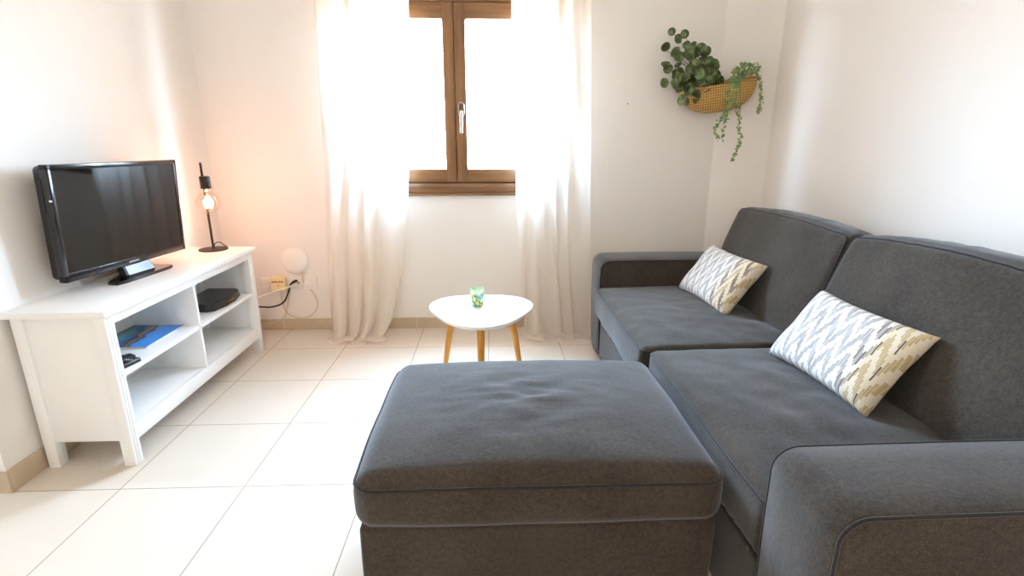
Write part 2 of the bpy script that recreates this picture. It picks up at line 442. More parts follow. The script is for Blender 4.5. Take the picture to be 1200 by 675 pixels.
for sx0, sx1 in ((WX0 + .07, -.2215), (-.2185, WX1 - .07)):
    b = newbm(); y0, y1 = YB - .012, YB + .05
    box(b, sx0, sx0 + .068, y0, y1, .99, 2.032, .006); box(b, sx1 - .068, sx1, y0, y1, .99, 2.032, .006)
    s = obj('sash', b, M['frame_wood'], win)
    b = newbm(); box(b, sx0 + .066, sx1 - .066, y0, y1, .99, 1.073, .006); box(b, sx0 + .066, sx1 - .066, y0, y1, 1.942, 2.032, .006)
    obj('sash_rail', b, M['frame_wood_h'], s)
    b = newbm(); box(b, sx0 + .06, sx1 - .06, YB + .018, YB + .024, 1.065, 1.95); obj('glass_pane', b, M['glass'], s)
# handle: oblong loop plate and lever
b = newbm()
hx, hz, hy = -.184, 1.40, YB - .014
plate = [(hx + .017 * math.cos(a), hy - .004, hz + .055 + .03 * 0 + .017 * math.sin(a)) for a in [PI * i / 10 for i in range(11)]]
plate += [(hx - .017, hy - .004, hz + .02), (hx - .012, hy - .006, hz - .005), (hx + .012, hy - .006, hz - .005), (hx + .017, hy - .004, hz + .02)]
tube(b, plate, .0045, 8, closed=True)
box(b, hx - .012, hx + .012, hy - .002, hy + .002, hz - .06, hz + .012, .0015)
ha = obj('window_handle', b, M['chrome'], win)
b = newbm(); lathe(b, [(0, 0), (.011, 0), (.011, .03), (0, .03)], 16, Matrix.Translation((hx, hy, hz + .015)) @ Matrix.Rotation(PI / 2, 4, 'X'))
tube(b, smooth_path([(hx, hy - .03, hz + .02), (hx, hy - .036, hz), (hx - .001, hy - .037, hz - .05), (hx - .002, hy - .034, hz - .108)], 5), [.008] * 5 + [.0105] * 5 + [.0095] * 6, 12)
obj('lever', b, M['chrome'], ha)
b = newbm(); lathe(b, [(0, 0), (.0035, 0), (.0035, .006), (0, .006)], 10, Matrix.Translation((.855, YB, 1.47)) @ Matrix.Rotation(PI / 2, 4, 'X'))
tag(obj('nail', b, M['dark_metal']), 'tiny dark nail in the white wall between curtain and plant basket', 'nail')

# ---------------------------------------------------------------- curtains
def curtain(name, label, top, left, right, seed, nf, ybase, sweep):
    """left/right: lists of (z, x) for the two edges"""
    def ed(tab, z):
        tab = sorted(tab); 
        if z <= tab[0][0]: return tab[0][1]
        for (z0, x0), (z1, x1) in zip(tab, tab[1:]):
            if z <= z1:
                t = (z - z0) / (z1 - z0); t = t * t * (3 - 2 * t) if False else t
                return x0 + (x1 - x0) * t
        return tab[-1][1]
    bm = newbm(); NS, NZ = 150, 110; extra = .17; L = top + extra
    rows = []
    for j in range(NZ + 1):
        d = L * (j / NZ) ** .85 if False else L * j / NZ
        zz = top - d; row = []
        zc = max(zz, 0.0)
        fl = max(0.0, -zz)                            # length lying on the floor
        bot = max(0, 1 - zc / .5)
        for i in range(NS + 1):
            s = i / NS
            x = ed(left, zc) + (ed(right, zc) - ed(left, zc)) * s
            a = .008 + .010 * (1 - zc / top) + .026 * bot
            ph = nf * s + .55 * noise.noise(Vector((s * 3.1, zc * .7, seed))) + .12 * math.sin(zc * 1.3 + seed)
            k = .55 + .9 * abs(noise.noise(Vector((s * 4.0, zc * .4 + 9, seed))))
            y = ybase + a * k * 1.5 * math.sin(2 * PI * ph) + .012 * noise.noise(Vector((s * 9, zc * 2, seed)))
            x += a * .55 * math.cos(2 * PI * ph + .8)
            lift = .012 * (1 + math.sin(2 * PI * ph * .5 + seed)) * min(1, fl / .05)
            y -= bot ** 2 * .045 + fl * (.55 + .45 * noise.noise(Vector((s * 5, 3, seed))))
            x += sweep * bot ** 2 * (s - .35) * .10 + fl * .45 * noise.noise(Vector((s * 6, 8, seed)))
            z = zc if zz > .02 else max(.004, .02 + (zz - .02) * .15) * 1.0
            z = max(.004, z + (lift + .012 * noise.noise(Vector((s * 11, fl * 30, seed))) if fl > 0 else 0))
            row.append(bm.verts.new((x, y, z)))
        rows.append(row)
    for j in range(NZ):
        for i in range(NS): bm.faces.new((rows[j][i], rows[j][i + 1], rows[j + 1][i + 1], rows[j + 1][i]))
    o = obj(name, bm, M['curtain'], angle=180)
    return tag(o, label, 'curtain', None)
curtain('curtain', 'sheer cream curtain left of the window, bunched on the floor by the sockets', 2.46,
        [(0, -1.085), (.3, -1.07), (1.1, -1.02), (2.0, -.985), (2.46, -.97)], [(0, -.66), (.06, -.625), (.14, -.60), (.54, -.555), (.91, -.515), (2.0, -.462), (2.46, -.45)], 2.3, 4.2, 3.25, -1)
curtain('curtain', 'sheer cream curtain right of the window, falling straight beside the sofa arm', 2.46,
        [(0, .20), (.5, .172), (.91, .143), (2.0, .124), (2.46, .12)], [(0, .62), (.3, .632), (2.0, .568), (2.46, .56)], 6.1, 3.8, 3.25, .3)
# rod above the frame
rod = thing('curtain_rod', 'dark metal curtain rod above the brown window', 'curtain rod', (0, 3.25, 2.478))
b = newbm(); tube(b, [(-1.2, 0, 0), (.8, 0, 0)], .010, 12); obj('rod', b, M['dark_metal'], rod)
for x in (-1.1, .72):
    b = newbm(); tube(b, [(x, 0, 0), (x, .15, 0)], .008, 10); lathe(b, [(0, 0), (.025, 0), (.025, .008), (0, .008)], 16, Matrix.Translation((x, .15, 0)) @ Matrix.Rotation(PI / 2, 4, 'X')); obj('bracket', b, M['dark_metal'], rod)

# ---------------------------------------------------------------- TV stand
SX0, SX1, SY0, SY1, SZ = -1.755, -1.41, 1.83, 3.025, .645
st = thing('tv_stand', 'long white open-shelf tv bench along the left wall', 'tv stand', (-1.58, 2.43, 0))
def sp(name, boxes, mat='white', bev=.003):
    b = newbm()
    for q in boxes: box(b, q[0] + 1.58, q[1] + 1.58, q[2] - 2.43, q[3] - 2.43, q[4], q[5], bev)
    return obj(name, b, M[mat], st, smooth=True, angle=30)
sp('top', [(-1.763, SX1 + .018, SY0 - .02, SY1 + .025, SZ - .026, SZ)], bev=.006)
for x0, x1, y0, y1 in ((SX1 - .045, SX1, SY0, SY0 + .045), (SX1 - .045, SX1, SY1 - .045, SY1), (SX0 + .012, SX0 + .055, SY0, SY0 + .045), (SX0 + .012, SX0 + .055, SY1 - .045, SY1)):
    front = x1 == SX1
    bl = [(x0, x1, y0, y1, 0, SZ - .026)]
    if front: bl += [(x1 - .002, x1 + .003, y0 + .012, y0 + .020, 0, SZ - .03), (x1 - .002, x1 + .003, y0 + .026, y0 + .030, 0, SZ - .03)]
    sp('leg', bl, bev=.002)
sp('side_panel', [(SX0 + .05, SX1 - .04, SY0 + .012, SY0 + .030, .105, SZ - .026)])
sp('side_panel', [(SX0 + .05, SX1 - .04, SY1 - .030, SY1 - .012, .105, SZ - .026)])
sp('back_panel', [(SX0 + .02, SX0 + .028, SY0 + .03, SY1 - .03, .105, SZ - .026)])
sp('front_rail', [(SX1 - .024, SX1 - .004, SY0 + .04, SY1 - .04, SZ - .066, SZ - .026)])
sp('bottom_rail', [(SX1 - .024, SX1 - .004, SY0 + .04, SY1 - .04, .095, .160)])
sp('bottom_shelf', [(SX0 + .028, SX1 - .02, SY0 + .03, SY1 - .03, .142, .160)])
sp('divider', [(SX0 + .028, SX1 - .006, 2.410, 2.428, .16, SZ - .03)])
ZS = .380
sp('shelf', [(SX0 + .028, SX1 - .008, SY0 + .03, 2.411, ZS - .02, ZS)])
sp('shelf', [(SX0 + .028, SX1 - .008, 2.427, SY1 - .03, ZS - .02, ZS)])

# magazine, remotes, set-top box
mg = thing('magazine', 'blue magazine with a rocky coast photo on the shelf of the tv bench', 'magazine', (-1.604, 2.265, ZS))
b = newbm(); box(b, -.115, .116, -.14, .136, .0, .007, .001); obj('pages', b, M['paper'], mg)
b = newbm(); box(b, -.117, .118, -.142, .138, .007, .0085, .0004); obj('cover', b, M['cover'], mg)
for k, (x, y, rz, L, lab) in enumerate(((-1.515, 1.955, -.5, .16, 'black button remote lying on the bench shelf behind the front leg, farther of two'), (-1.452, 1.938, -.2, .11, 'black remote with a silver edge at the shelf front, nearer of two'))):
    r = thing('remote_control', lab, 'remote control', (x, y, ZS), rz)
    b = newbm(); box(b, -.023, .023, -L / 2, L / 2, 0, .018, .006, 3); obj('body', b, M['black'], r)
    for i in range(4):
        for j in range(3):
            b = newbm(); lathe(b, [(.0045, .017), (.0045, .0195), (0, .020)], 10, Matrix.Translation((-.013 + j * .013, L / 2 - .035 - i * .018, 0)), cap0=False); obj('button', b, M['grey_led'] if k and i == 0 else M['bezel'], r)
sb = thing('set_top_box', 'black set-top box on the right-hand shelf of the tv bench', 'set-top box', (-1.535, 2.765, ZS))
b = newbm(); t = bmesh.new()
prof = [(-.1, -.165), (.055, -.165), (.085, -.145), (.105, -.05), (.105, .05), (.085, .145), (.055, .165), (-.1, .165)]
v0 = [t.verts.new((x, y, .004)) for x, y in prof]; v1 = [t.verts.new((x * .94 if x > 0 else x, y * .97, .046)) for x, y in prof]
t.faces.new(v0[::-1]); t.faces.new(v1)
for i in range(8): t.faces.new((v0[i], v0[(i + 1) % 8], v1[(i + 1) % 8], v1[i]))
bmesh.ops.bevel(t, geom=list(t.edges), offset=.004, segments=2, affect='EDGES'); merge(b, t); obj('housing', b, M['bezel'], sb, angle=30)
b = newbm(); box(b, .0985, .1045, -.025, .03, .018, .026, .001); obj('display', b, M['gold_print'], sb)
for y in (-.13, .13):
    b = newbm(); lathe(b, [(.012, 0), (.012, .006)], 12, Matrix.Translation((-.05, y, 0))); obj('foot', b, M['black'], sb)
b = newbm(); tube(b, smooth_path([(-1.64, 2.74, ZS + .02), (-1.68, 2.66, ZS + .05), (-1.70, 2.56, ZS + .075), (-1.715, 2.47, ZS + .06)], 6), .0025, 8)
tag(obj('antenna_cable', b, M['plastic_white']), 'white cable running from the back of the set-top box', 'cable')

# ---------------------------------------------------------------- television
tv = thing('television', 'black flat-screen television on the white bench', 'television', (-1.626, 2.357, SZ), -.093)
W, H = .70, .45; z0 = .055
b = newbm()                                           # bezel frame (front at x=0)
bw = .020
box(b, -.03, .0, -W / 2, W / 2, z0, z0 + .030, .003); box(b, -.03, .0, -W / 2, W / 2, z0 + H - bw, z0 + H, .003)
box(b, -.03, .0, -W / 2, -W / 2 + bw, z0, z0 + H, .003); box(b, -.03, .0, W / 2 - bw, W / 2, z0, z0 + H, .003)
fr = obj('bezel', b, M['bezel'], tv, angle=30)
b = newbm(); box(b, -.02, -.003, -W / 2 + .015, W / 2 - .015, z0 + .025, z0 + H - .015); obj('screen', b, M['gloss_black'], tv)
b = newbm(); cushion(b, (.05, W - .01, H - .01), .02, lambda p, n: Vector((p.x - .045, p.y, p.z + z0 + H / 2)) + Vector((-.02 if n.x < 0 else 0, 0, 0)) * max(0, 1 - (p.y / (W * .42)) ** 2), .05)
obj('back_housing', b, M['bezel'], tv)
b = newbm(); box(b, -.0385, -.029, -W / 2 - .0015, -W / 2 + .01, z0 + .27, z0 + H - .05, .001); obj('side_trim', b, M['gloss_black'], tv)
b = newbm(); box(b, -.010, .0012, -W / 2 - .001, -W / 2 + .0015, z0 + .315, z0 + .322); obj('side_mark', b, M['grey_led'], tv)
# base: bevelled slab, raised wedge neck
def slab(pr, z0_, z1_, top, bev):
    t = bmesh.new(); n_ = len(pr)
    v0 = [t.verts.new((x, y, z0_)) for x, y in pr]; v1 = [t.verts.new((*top(x, y), z1_)) for x, y in pr]
    t.faces.new(v0[::-1]); t.faces.new(v1)
    for i in range(n_): t.faces.new((v0[i], v0[(i + 1) % n_], v1[(i + 1) % n_], v1[i]))
    bmesh.ops.bevel(t, geom=list(t.edges), offset=bev, segments=2, affect='EDGES'); b = newbm(); return merge(b, t)
obj('base', slab([(-.11, .03), (-.035, -.06), (.0, -.165), (.05, -.175), (.062, -.13), (.062, .14), (.05, .17), (-.11, .17)], 0, .014, lambda x, y: (x, y), .002), M['gloss_black'], tv, angle=30)
obj('neck', slab([(-.105, .01), (-.02, -.07), (.012, -.06), (.02, .10), (-.105, .15)], .012, .064, lambda x, y: (x * .8 - .02, y * .9), .004), M['bezel'], tv, angle=30)
def text_mesh(txt, size, depth):
    cu = bpy.data.curves.new('txt', 'FONT'); cu.body = txt; cu.size = size; cu.extrude = depth; cu.align_x = 'CENTER'; cu.align_y = 'CENTER'
    o = bpy.data.objects.new('txt', cu); COL.objects.link(o); dg = bpy.context.evaluated_depsgraph_get()
    me = bpy.data.meshes.new_from_object(o.evaluated_get(dg)); bm = bmesh.new(); bm.from_mesh(me)
    bpy.data.objects.remove(o); bpy.data.curves.remove(cu); bpy.data.meshes.remove(me); return bm
b = newbm(); merge(b, text_mesh('SAMSUNG', .013, .0004), Matrix.Translation((.0008, 0, z0 + .014)) @ Matrix(((0, 0, 1, 0), (1, 0, 0, 0), (0, 1, 0, 0), (0, 0, 0, 1))))
obj('logo', b, M['grey_led'], tv, smooth=False)

# the panel leans a little forward on its neck
for c in tv.children:
    if c.name.split('.')[0] in ('bezel', 'screen', 'back_housing', 'side_trim', 'side_mark', 'logo'):
        c.matrix_local = Matrix.Translation((0, 0, z0)) @ Matrix.Rotation(.055, 4, 'Y') @ Matrix.Translation((0, 0, -z0))

# ---------------------------------------------------------------- lamp
LX, LY = -1.586, 2.955
lp = thing('table_lamp', 'black rod table lamp with a bare glowing globe bulb on the bench end', 'lamp', (LX, LY, SZ))
b = newbm(); lathe(b, [(0, 0), (.074, 0), (.0755, .003), (.074, .007), (.012, .008), (.009, .012), (0, .012)], 40); obj('base', b, M['dark_metal'], lp)
# bulb hangs in front of the rod
dx, dy = .040, -.056
bz = .272
b = newbm(); tube(b, [(0, 0, .008), (0, 0, .40), (0, 0, .477)], .0062, 12); lathe(b, [(.0062, .477), (.005, .482), (0, .484)], 12); obj('rod', b, M['dark_metal'], lp)
b = newbm(); lathe(b, [(0, .348), (.025, .348), (.026, .351), (.026, .408), (.023, .413), (0, .413)], 28, Matrix.Translation((dx, dy, 0)))
tube(b, [(0, 0, .40), (dx * .8, dy * .8, .40)], .006, 10); sk = obj('socket', b, M['dark_metal'], lp)
R = .0605; pr = [(0, bz - R)]
for i in range(1, 18):
    a = -PI / 2 + i * PI / 18 * .93
    pr.append((R * math.cos(a), bz + R * math.sin(a)))
pr += [(.017, bz + R + .006), (.0135, .343), (.0135, .350)]
b = newbm(); lathe(b, pr, 36, Matrix.Translation((dx, dy, 0)), cap1=False); bu = obj('bulb', b, M['bulb_glass'], lp)
b = newbm()
for k in range(6):
    a = k * PI / 3; tube(b, [(dx + .009 * math.cos(a), dy + .009 * math.sin(a), bz + .035), (dx + .016 * math.cos(a + .5), dy + .016 * math.sin(a + .5), bz - .03)], .0016, 6)
obj('filament', b, M['filament'], bu)
b = newbm(); lathe(b, [(0, bz + .03), (.006, bz + .03), (.008, bz + .06), (.012, .343), (0, .343)], 14, Matrix.Translation((dx, dy, 0))); obj('glass_stem', b, M['bulb_glass'], bu)
b = newbm(); tube(b, smooth_path([(.0, .012, .010), (-.004, .03, .030), (.012, .05, .034), (.03, .068, .012), (.032, .085, .004)], 6), .0028, 8); obj('cord', b, M['dark_metal'], lp)
ld = bpy.data.lights.new('lamp_glow', 'POINT'); ld.energy = 3.4; ld.color = (1, .38, .22); ld.shadow_soft_size = .03
lo = bpy.data.objects.new('lamp_glow', ld); COL.objects.link(lo); lo.parent = lp; lo.location = (dx, dy, bz)

# ---------------------------------------------------------------- sockets, router and cables on the back wall
YW = YB
def plate(x0, x1, z0, z1, label, holes):
    cx, cz = (x0 + x1) / 2, (z0 + z1) / 2
    t = thing('power_socket', label, 'socket', (cx, YW, cz))
    b = newbm(); box(b, x0 - cx, x1 - cx, -.010, 0, z0 - cz, z1 - cz, .003); obj('faceplate', b, M['plastic_white'], t)
    for hx, kind in holes:
        b = newbm(); Mx = Matrix.Translation((hx, -.010, 0)) @ Matrix.Rotation(PI / 2, 4, 'X')
        if kind == 'round': lathe(b, [(.020, .0), (.020, .003), (.017, .003), (.016, -.0)], 24, Mx, cap0=False, cap1=False); obj('socket_ring', b, M['plastic_white'], t)
        else: lathe(b, [(0, 0), (.008, 0), (.008, .010), (.004, .010), (0, .008)], 16, Mx); obj('coax_jack', b, M['brass'], t)
plate(-1.545, -1.445, .275, .365, 'white wall socket half hidden behind the bench end', [(0, 'round')])
plate(-1.36, -1.275, .29, .375, 'white aerial socket with a brass jack right of the cream adapter', [(.022, 'jack')])
plate(-1.268, -1.175, .285, .385, 'white blank wall plate under the round white device', [(-.022, 'round')])
ad = thing('power_adapter', 'cream plug-in box with dark print on the wall by the bench', 'adapter', (-1.42, YW - .03, .335))
b = newbm(); box(b, -.048, .048, -.022, .0195, -.052, .045, .006, 3); obj('housing', b, M['cream_plastic'], ad)
b = newbm()
for i, (x, l) in enumerate(((-.036, .016), (-.018, .012), (-.004, .01), (.010, .018), (.030, .010))): box(b, x, x + l, -.0228, -.0215, .010 + (i % 2) * .002, .016 + (i % 2) * .002)
obj('print', b, M['dark_print'], ad, smooth=False)
b = newbm(); lathe(b, [(.003, 0), (.003, .001)], 10, Matrix.Translation((.004, -.022, -.012)) @ Matrix.Rotation(PI / 2, 4, 'X')); obj('indicator', b, M['dark_print'], ad)
ap = thing('wireless_router', 'round white disc-shaped router fixed to the wall above the sockets', 'router', (-1.307, YW, .482))
RX = Matrix.Rotation(PI / 2, 4, 'X')
b = newbm(); lathe(b, [(.080, 0), (.088, .004), (.090, .012), (.084, .022), (.060, .031), (.030, .034), (0, .0345)], 48, RX); obj('dome', b, M['plastic_white'], ap)
b = newbm(); tube(b, [(.036 * math.cos(2 * PI * i / 40) - .006, -.0335 , .036 * math.sin(2 * PI * i / 40) + .006) for i in range(40)], .0014, 6, closed=True); obj('ring', b, M['paper'], ap)
b = newbm(); tube(b, smooth_path([(.045, -.010, -.070), (.046, -.022, -.095), (.043, -.020, -.130), (.046, -.012, -.148)], 5), .003, 8); obj('lead', b, M['cream_cable'], ap)
def cable(name, pts, r, mat, label): b = newbm(); tube(b, smooth_path(pts, 8), r, 8); return tag(obj(name, b, M[mat]), label, 'cable')
cable('black_cable', [(-1.56, 3.33, .185), (-1.47, 3.345, .178), (-1.40, 3.36, .205), (-1.365, 3.37, .27), (-1.345, 3.375, .325), (-1.322, 3.378, .345)], .005, 'black', 'black cable curving up from behind the bench to the aerial socket')
b = newbm(); tube(b, [(-1.338, 3.377, .330), (-1.325, 3.379, .340), (-1.312, 3.384, .346), (-1.303, 3.389, .345)], [.006, .010, .010, .007], 10); tag(obj('cable_plug', b, M['black']), 'black plug on the end of the black cable by the brass jack', 'plug')
cable('white_cable', [(-1.58, 3.30, .235), (-1.48, 3.33, .275), (-1.40, 3.325, .300), (-1.345, 3.34, .316), (-1.322, 3.352, .324)], .005, 'plastic_white', 'white cable slanting across the sockets from the bench')
cable('cream_cable', [(-1.222, 3.385, .288), (-1.20, 3.386, .24), (-1.185, 3.386, .19), (-1.20, 3.385, .14), (-1.25, 3.383, .095), (-1.32, 3.382, .088), (-1.39, 3.384, .12), (-1.418, 3.386, .19), (-1.42, 3.388, .285)], .003, 'cream_cable', 'thin cream cable hanging in a loop below the round device')
cable('cream_cable', [(-1.358, 3.386, .285), (-1.372, 3.383, .22), (-1.388, 3.38, .16), (-1.41, 3.37, .10), (-1.47, 3.35, .068), (-1.56, 3.32, .06)], .003, 'cream_cable', 'thin cream cable dropping from the cream adapter towards the skirting')

# ---------------------------------------------------------------- coffee table and candle
TX, TY, TZ = -.058, 2.455, .44
tb = thing('coffee_table', 'small white rounded-triangle coffee table on three wooden legs', 'coffee table', (TX, TY, 0))
b = newbm(); t = bmesh.new(); n = 96; rings = []
for (sc, z) in ((.90, TZ - .026), (.955, TZ - .022), (.992, TZ - .014), (1, TZ - .006), (.996, TZ - .002), (.985, TZ)):
    rings.append([t.verts.new((sc * .256 * (1 + .088 * math.cos(3 * (a + PI / 2))) * math.cos(a), sc * .256 * (1 + .088 * math.cos(3 * (a + PI / 2))) * math.sin(a), z)) for a in [2 * PI * i / n for i in range(n)]])
for A, B in zip(rings, rings[1:]):
    for i in range(n): t.faces.new((A[i], A[(i + 1) % n], B[(i + 1) % n], B[i]))
t.faces.new(rings[0][::-1]); t.faces.new(rings[-1]); merge(b, t); obj('tabletop', b, M['tabletop'], tb)
for a in (-90, 30, 150):
    c, s = math.cos(math.radians(a)), math.sin(math.radians(a))
    b = newbm(); tube(b, [(.165 * c, .165 * s, TZ - .026), (.20 * c, .20 * s, .25), (.245 * c, .245 * s, 0)], [.0185, .0165, .0115], 20); obj('leg', b, M['leg_wood'], tb)
cd = thing('candle_holder', 'small green mosaic glass candle holder on the white table', 'candle holder', (-.078, 2.50, TZ))
b = newbm(); lathe(b, [(0, 0), (.026, 0), (.029, .003), (.0325, .05), (.036, .088), (.0345, .089), (.031, .05), (.027, .008), (0, .008)], 32); obj('glass', b, M['mosaic'], cd)
b = newbm(); lathe(b, [(0, .009), (.027, .009), (.0305, .048), (0, .047)], 24); obj('wax', b, M['wax'], cd)
b = newbm(); tube(b, [(0, 0, .046), (.001, 0, .056)], .001, 6); obj('wick', b, M['black'], cd)

# ---------------------------------------------------------------- ottoman
OX0, OX1, OY0, OY1 = -.352, .580, 1.085, 1.80
ot = thing('ottoman', 'large grey fabric ottoman in front of the sofa', 'ottoman', ((OX0 + OX1) / 2, (OY0 + OY1) / 2, 0))
ocx, ocy = (OX0 + OX1) / 2, (OY0 + OY1) / 2
def cdef(cz, hx, hy, crown, seed, wrink=.003, sag=.0, fold=None, pleat=None):
    def f(p, n):
        q = p.copy(); a = max(0, 1 - (p.x / hx) ** 2); c = max(0, 1 - (p.y / hy) ** 2)
        if p.z > 0: q.z += crown * (a ** .5) * (c ** .5) * min(1, p.z / .04) + (wrink * nz(p, 7, seed) + wrink * .5 * nz(p, 17, seed + 3)) * (a * c) ** .3
        side = 1 - abs(n.z) if n.length > 0 else 0
        bulge = .012 * max(0, 1 - (p.z / .08) ** 2)
        q.x += (1 if p.x > 0 else -1) * bulge * (abs(n.x)) * c ** .5; q.y += (1 if p.y > 0 else -1) * bulge * abs(n.y) * a ** .5
        # slightly uneven outline
        q.y += .006 * nz((p.x, p.z, 0), 4, seed + 11) * abs(n.y); q.x += .006 * nz((p.y, p.z, 0), 4, seed + 12) * abs(n.x)
        if fold and p.z > 0: q.z += fold(p)
        if pleat and n.x < -.3: q.x += pleat(p) * abs(n.x)
        q.z += cz; return q
    return f
def ofold(p):
    w = math.exp(-((p.x + .02) / .22) ** 2 - ((p.y - .02) / .20) ** 2)
    return w * 1.7 * (.006 * math.sin(34 * (p.y - .25 * p.x + .05 * nz(p, 6, 2))) * nz(p, 5, 5) + .004 * nz((p.x * .5, p.y * 1.6, 0), 22, 6))
osz = (OX1 - OX0, OY1 - OY0, .150); od = cdef(.362, osz[0] / 2, osz[1] / 2, .046, 1, .003, fold=ofold)
b = newbm(); cushion(b, osz, .048, od, .014); oc = obj('cushion', b, M['fabric'], ot, angle=80)
b = newbm(); tube(b, seam_loop(osz, .048, od, 2, 1, .001, 25), .0045, 8, closed=True); obj('piping', b, M['piping'], oc)
b = newbm(); tube(b, seam_loop(osz, .048, od, 2, -1, .0, 55), .0035, 8, closed=True); obj('piping', b, M['piping'], oc)
bsz = (OX1 - OX0 - .016, OY1 - OY0 - .03, .27)
b = newbm(); cushion(b, bsz, .012, lambda p, n: Vector((p.x, p.y, p.z + .16)) + Vector((.003 * nz(p, 5, 3) * n.x, .003 * nz(p, 5, 4) * n.y, 0)), .04); obj('base', b, M['fabric'], ot, angle=80)
for sx in (-1, 1):
    for sy in (-1, 1):
        b = newbm(); box(b, sx * .40 - .025, sx * .40 + .025, sy * .28 - .025, sy * .28 + .025, 0, .03, .003); obj('foot', b, M['black'], ot)

# ---------------------------------------------------------------- sofa
sf = thing('sofa', 'long grey fabric two-seat sofa with piped cushions along the right wall', 'sofa', (1.1, 1.88, 0))
def rel(x, y, z=0): return Vector((x - 1.1, y - 1.88, z))
AY = [(.735, .965), (2.80, 3.03)]
# base under the seats and back frame
b = newbm(); cushion(b, (.98, 2.02, .25), .012, lambda p, n: rel(1.11, 1.882, .150) + p, .06); obj('base', b, M['fabric'], sf, angle=80)
b = newbm(); cushion(b, (.20, 2.06, .66), .03, lambda p, n: rel(1.562, 1.882, .36) + p, .06); obj('back_frame', b, M['fabric'], sf, angle=80)
for x in (.75, 1.58):
    for y in (.82, 2.95):
        b = newbm(); box(b, x - 1.1 - .025, x - 1.1 + .025, y - 1.88 - .025, y - 1.88 + .025, 0, .035, .003); obj('foot', b, M['black'], sf)
def arm(y0, y1, x0, x1, zt, seed):
    Rr = .055; zb = .03
    prof = [(x0 + .012, zb), (x0 + .006, .15), (x0 + .002, .3), (x0, .42), (x0, zt - Rr)]
    prof += [(x0 + Rr - Rr * math.cos(a), zt - Rr + Rr * math.sin(a)) for a in [PI / 2 * i / 8 for i in range(1, 9)]]
    prof += [(x0 + Rr + (x1 - x0 - Rr) * i / 24, zt + .004 * math.sin(PI * i / 24)) for i in range(1, 25)]
    prof += [(x1, zt - .2), (x1, zb)]
    cx, cz = (x0 + x1) / 2, zt / 2
    def shrink(k): return [(cx + (x - cx) * (1 - k / ((x1 - x0) / 2)), cz + (z - cz) * (1 - k / (zt / 2))) for x, z in prof]
    ys = [(y0, .012), (y0 + .004, .003), (y0 + .010, 0), ((y0 * 2 + y1) / 3, -.004), ((y0 + y1 * 2) / 3, -.004), (y1 - .010, 0), (y1 - .004, .003), (y1, .012)]
    t = bmesh.new(); rings = []
    for y, k in ys:
        rings.append([t.verts.new(rel(x + .002 * nz((x, y, z), 9, seed), y, z)) for x, z in shrink(k)])
    m = len(prof)
    for A, B in zip(rings, rings[1:]):
        for i in range(m): t.faces.new((A[i], A[(i + 1) % m], B[(i + 1) % m], B[i]))
    t.faces.new(rings[0]); t.faces.new(rings[-1][::-1])
    b = newbm(); merge(b, t); a = obj('armrest', b, M['fabric'], sf, angle=60)
    for y in (y0 + .003, y1 - .003):
        b = newbm(); tube(b, [rel(x, y, z) for x, z in shrink(.004)[:-2]], .0042, 8); obj('piping', b, M['piping'], a)
arm(AY[0][0], AY[0][1], .605, 1.60, .597, 1); arm(AY[1][0], AY[1][1], .605, 1.60, .597, 2)
# seat cushions
def pleats(seed):
    return lambda p: .004 * math.sin(150 * p.y + 3 * nz(p, 4, seed)) * (.5 + .5 * nz((p.y, 0, 0), 5, seed)) * max(0, min(1, (.05 - p.z) / .05))
for (y0, y1, x0, x1, seed, cz) in ((1.885, 2.797, .585, 1.36, 21, .362), (.967, 1.881, .613, 1.36, 33, .360)):
    sz = (x1 - x0, y1 - y0, .165)
    base = cdef(cz, sz[0] / 2, sz[1] / 2, .030, seed, .008, pleat=pleats(seed))
    off = rel((x0 + x1) / 2, (y0 + y1) / 2, 0)
    d = lambda p, n, base=base, off=off: base(p, n) + off
    b = newbm(); cushion(b, sz, .03, d, .018); c = obj('seat_cushion', b, M['fabric'], sf, angle=80)
    b = newbm(); tube(b, seam_loop(sz, .03, d, 2, 1, .001, 30), .0042, 8, closed=True); obj('piping', b, M['piping'], c)
# back cushions, leaning
lean = math.radians(18)
for (y0, y1, xf, seed, Hh, cr) in ((1.895, 2.800, 1.212, 41, .472, .028), (.975, 1.888, 1.214, 52, .472, .05)):
    sz = (.23, y1 - y0, Hh); hy, hz = sz[1] / 2, sz[2] / 2
    u = Vector((math.sin(lean), 0, math.cos(lean))); nf = Vector((-math.cos(lean), 0, math.sin(lean)))
    ctr = rel(xf, (y0 + y1) / 2, .445) + u * hz - nf * .115
    MM = Matrix.Translation(ctr) @ Matrix.Rotation(lean, 4, 'Y')
    def d(p, n, hy=hy, hz=hz, seed=seed, MM=MM, cr=cr):
        q = p.copy(); a = max(0, 1 - (p.y / hy) ** 2); c = max(0, 1 - (p.z / hz) ** 2)
        if p.x < 0: q.x -= .028 * (a * c) ** .5 + .009 * nz((p.y, p.z, 0), 4.5, seed)
        else: q.x += .02 * (a * c) ** .5
        if p.z > 0: q.z += (cr * .7 * a ** .7 + .004 * nz((p.x * 1.5, p.y * 2.5, 0), 9, seed + 2)) * min(1, p.z / .1) + .034 * max(0, 1 - ((p.x - .02) / .115) ** 2) ** .6 * max(0, a) ** .25 * max(0, (p.z / hz - .55) / .45)
        q.y += (1 if p.y > 0 else -1) * .008 * c * abs(n.y)
        # puckers below the top seam
        if p.x < 0 and p.z > 0: q.x += .014 * math.sin(40 * p.y + 5 * p.z + 6 * nz((p.y, 0, 0), 3, seed)) * max(0, (p.z / hz - .55)) * nz((p.y, 1, 0), 4, seed)
        return MM @ q
    b = newbm(); cushion(b, sz, .035, d, .018); c = obj('back_cushion', b, M['fabric'], sf, angle=80)
    b = newbm(); tube(b, seam_loop(sz, .035, d, 0, -1, .001, 45), .0042, 8, closed=True); obj('piping', b, M['piping'], c)

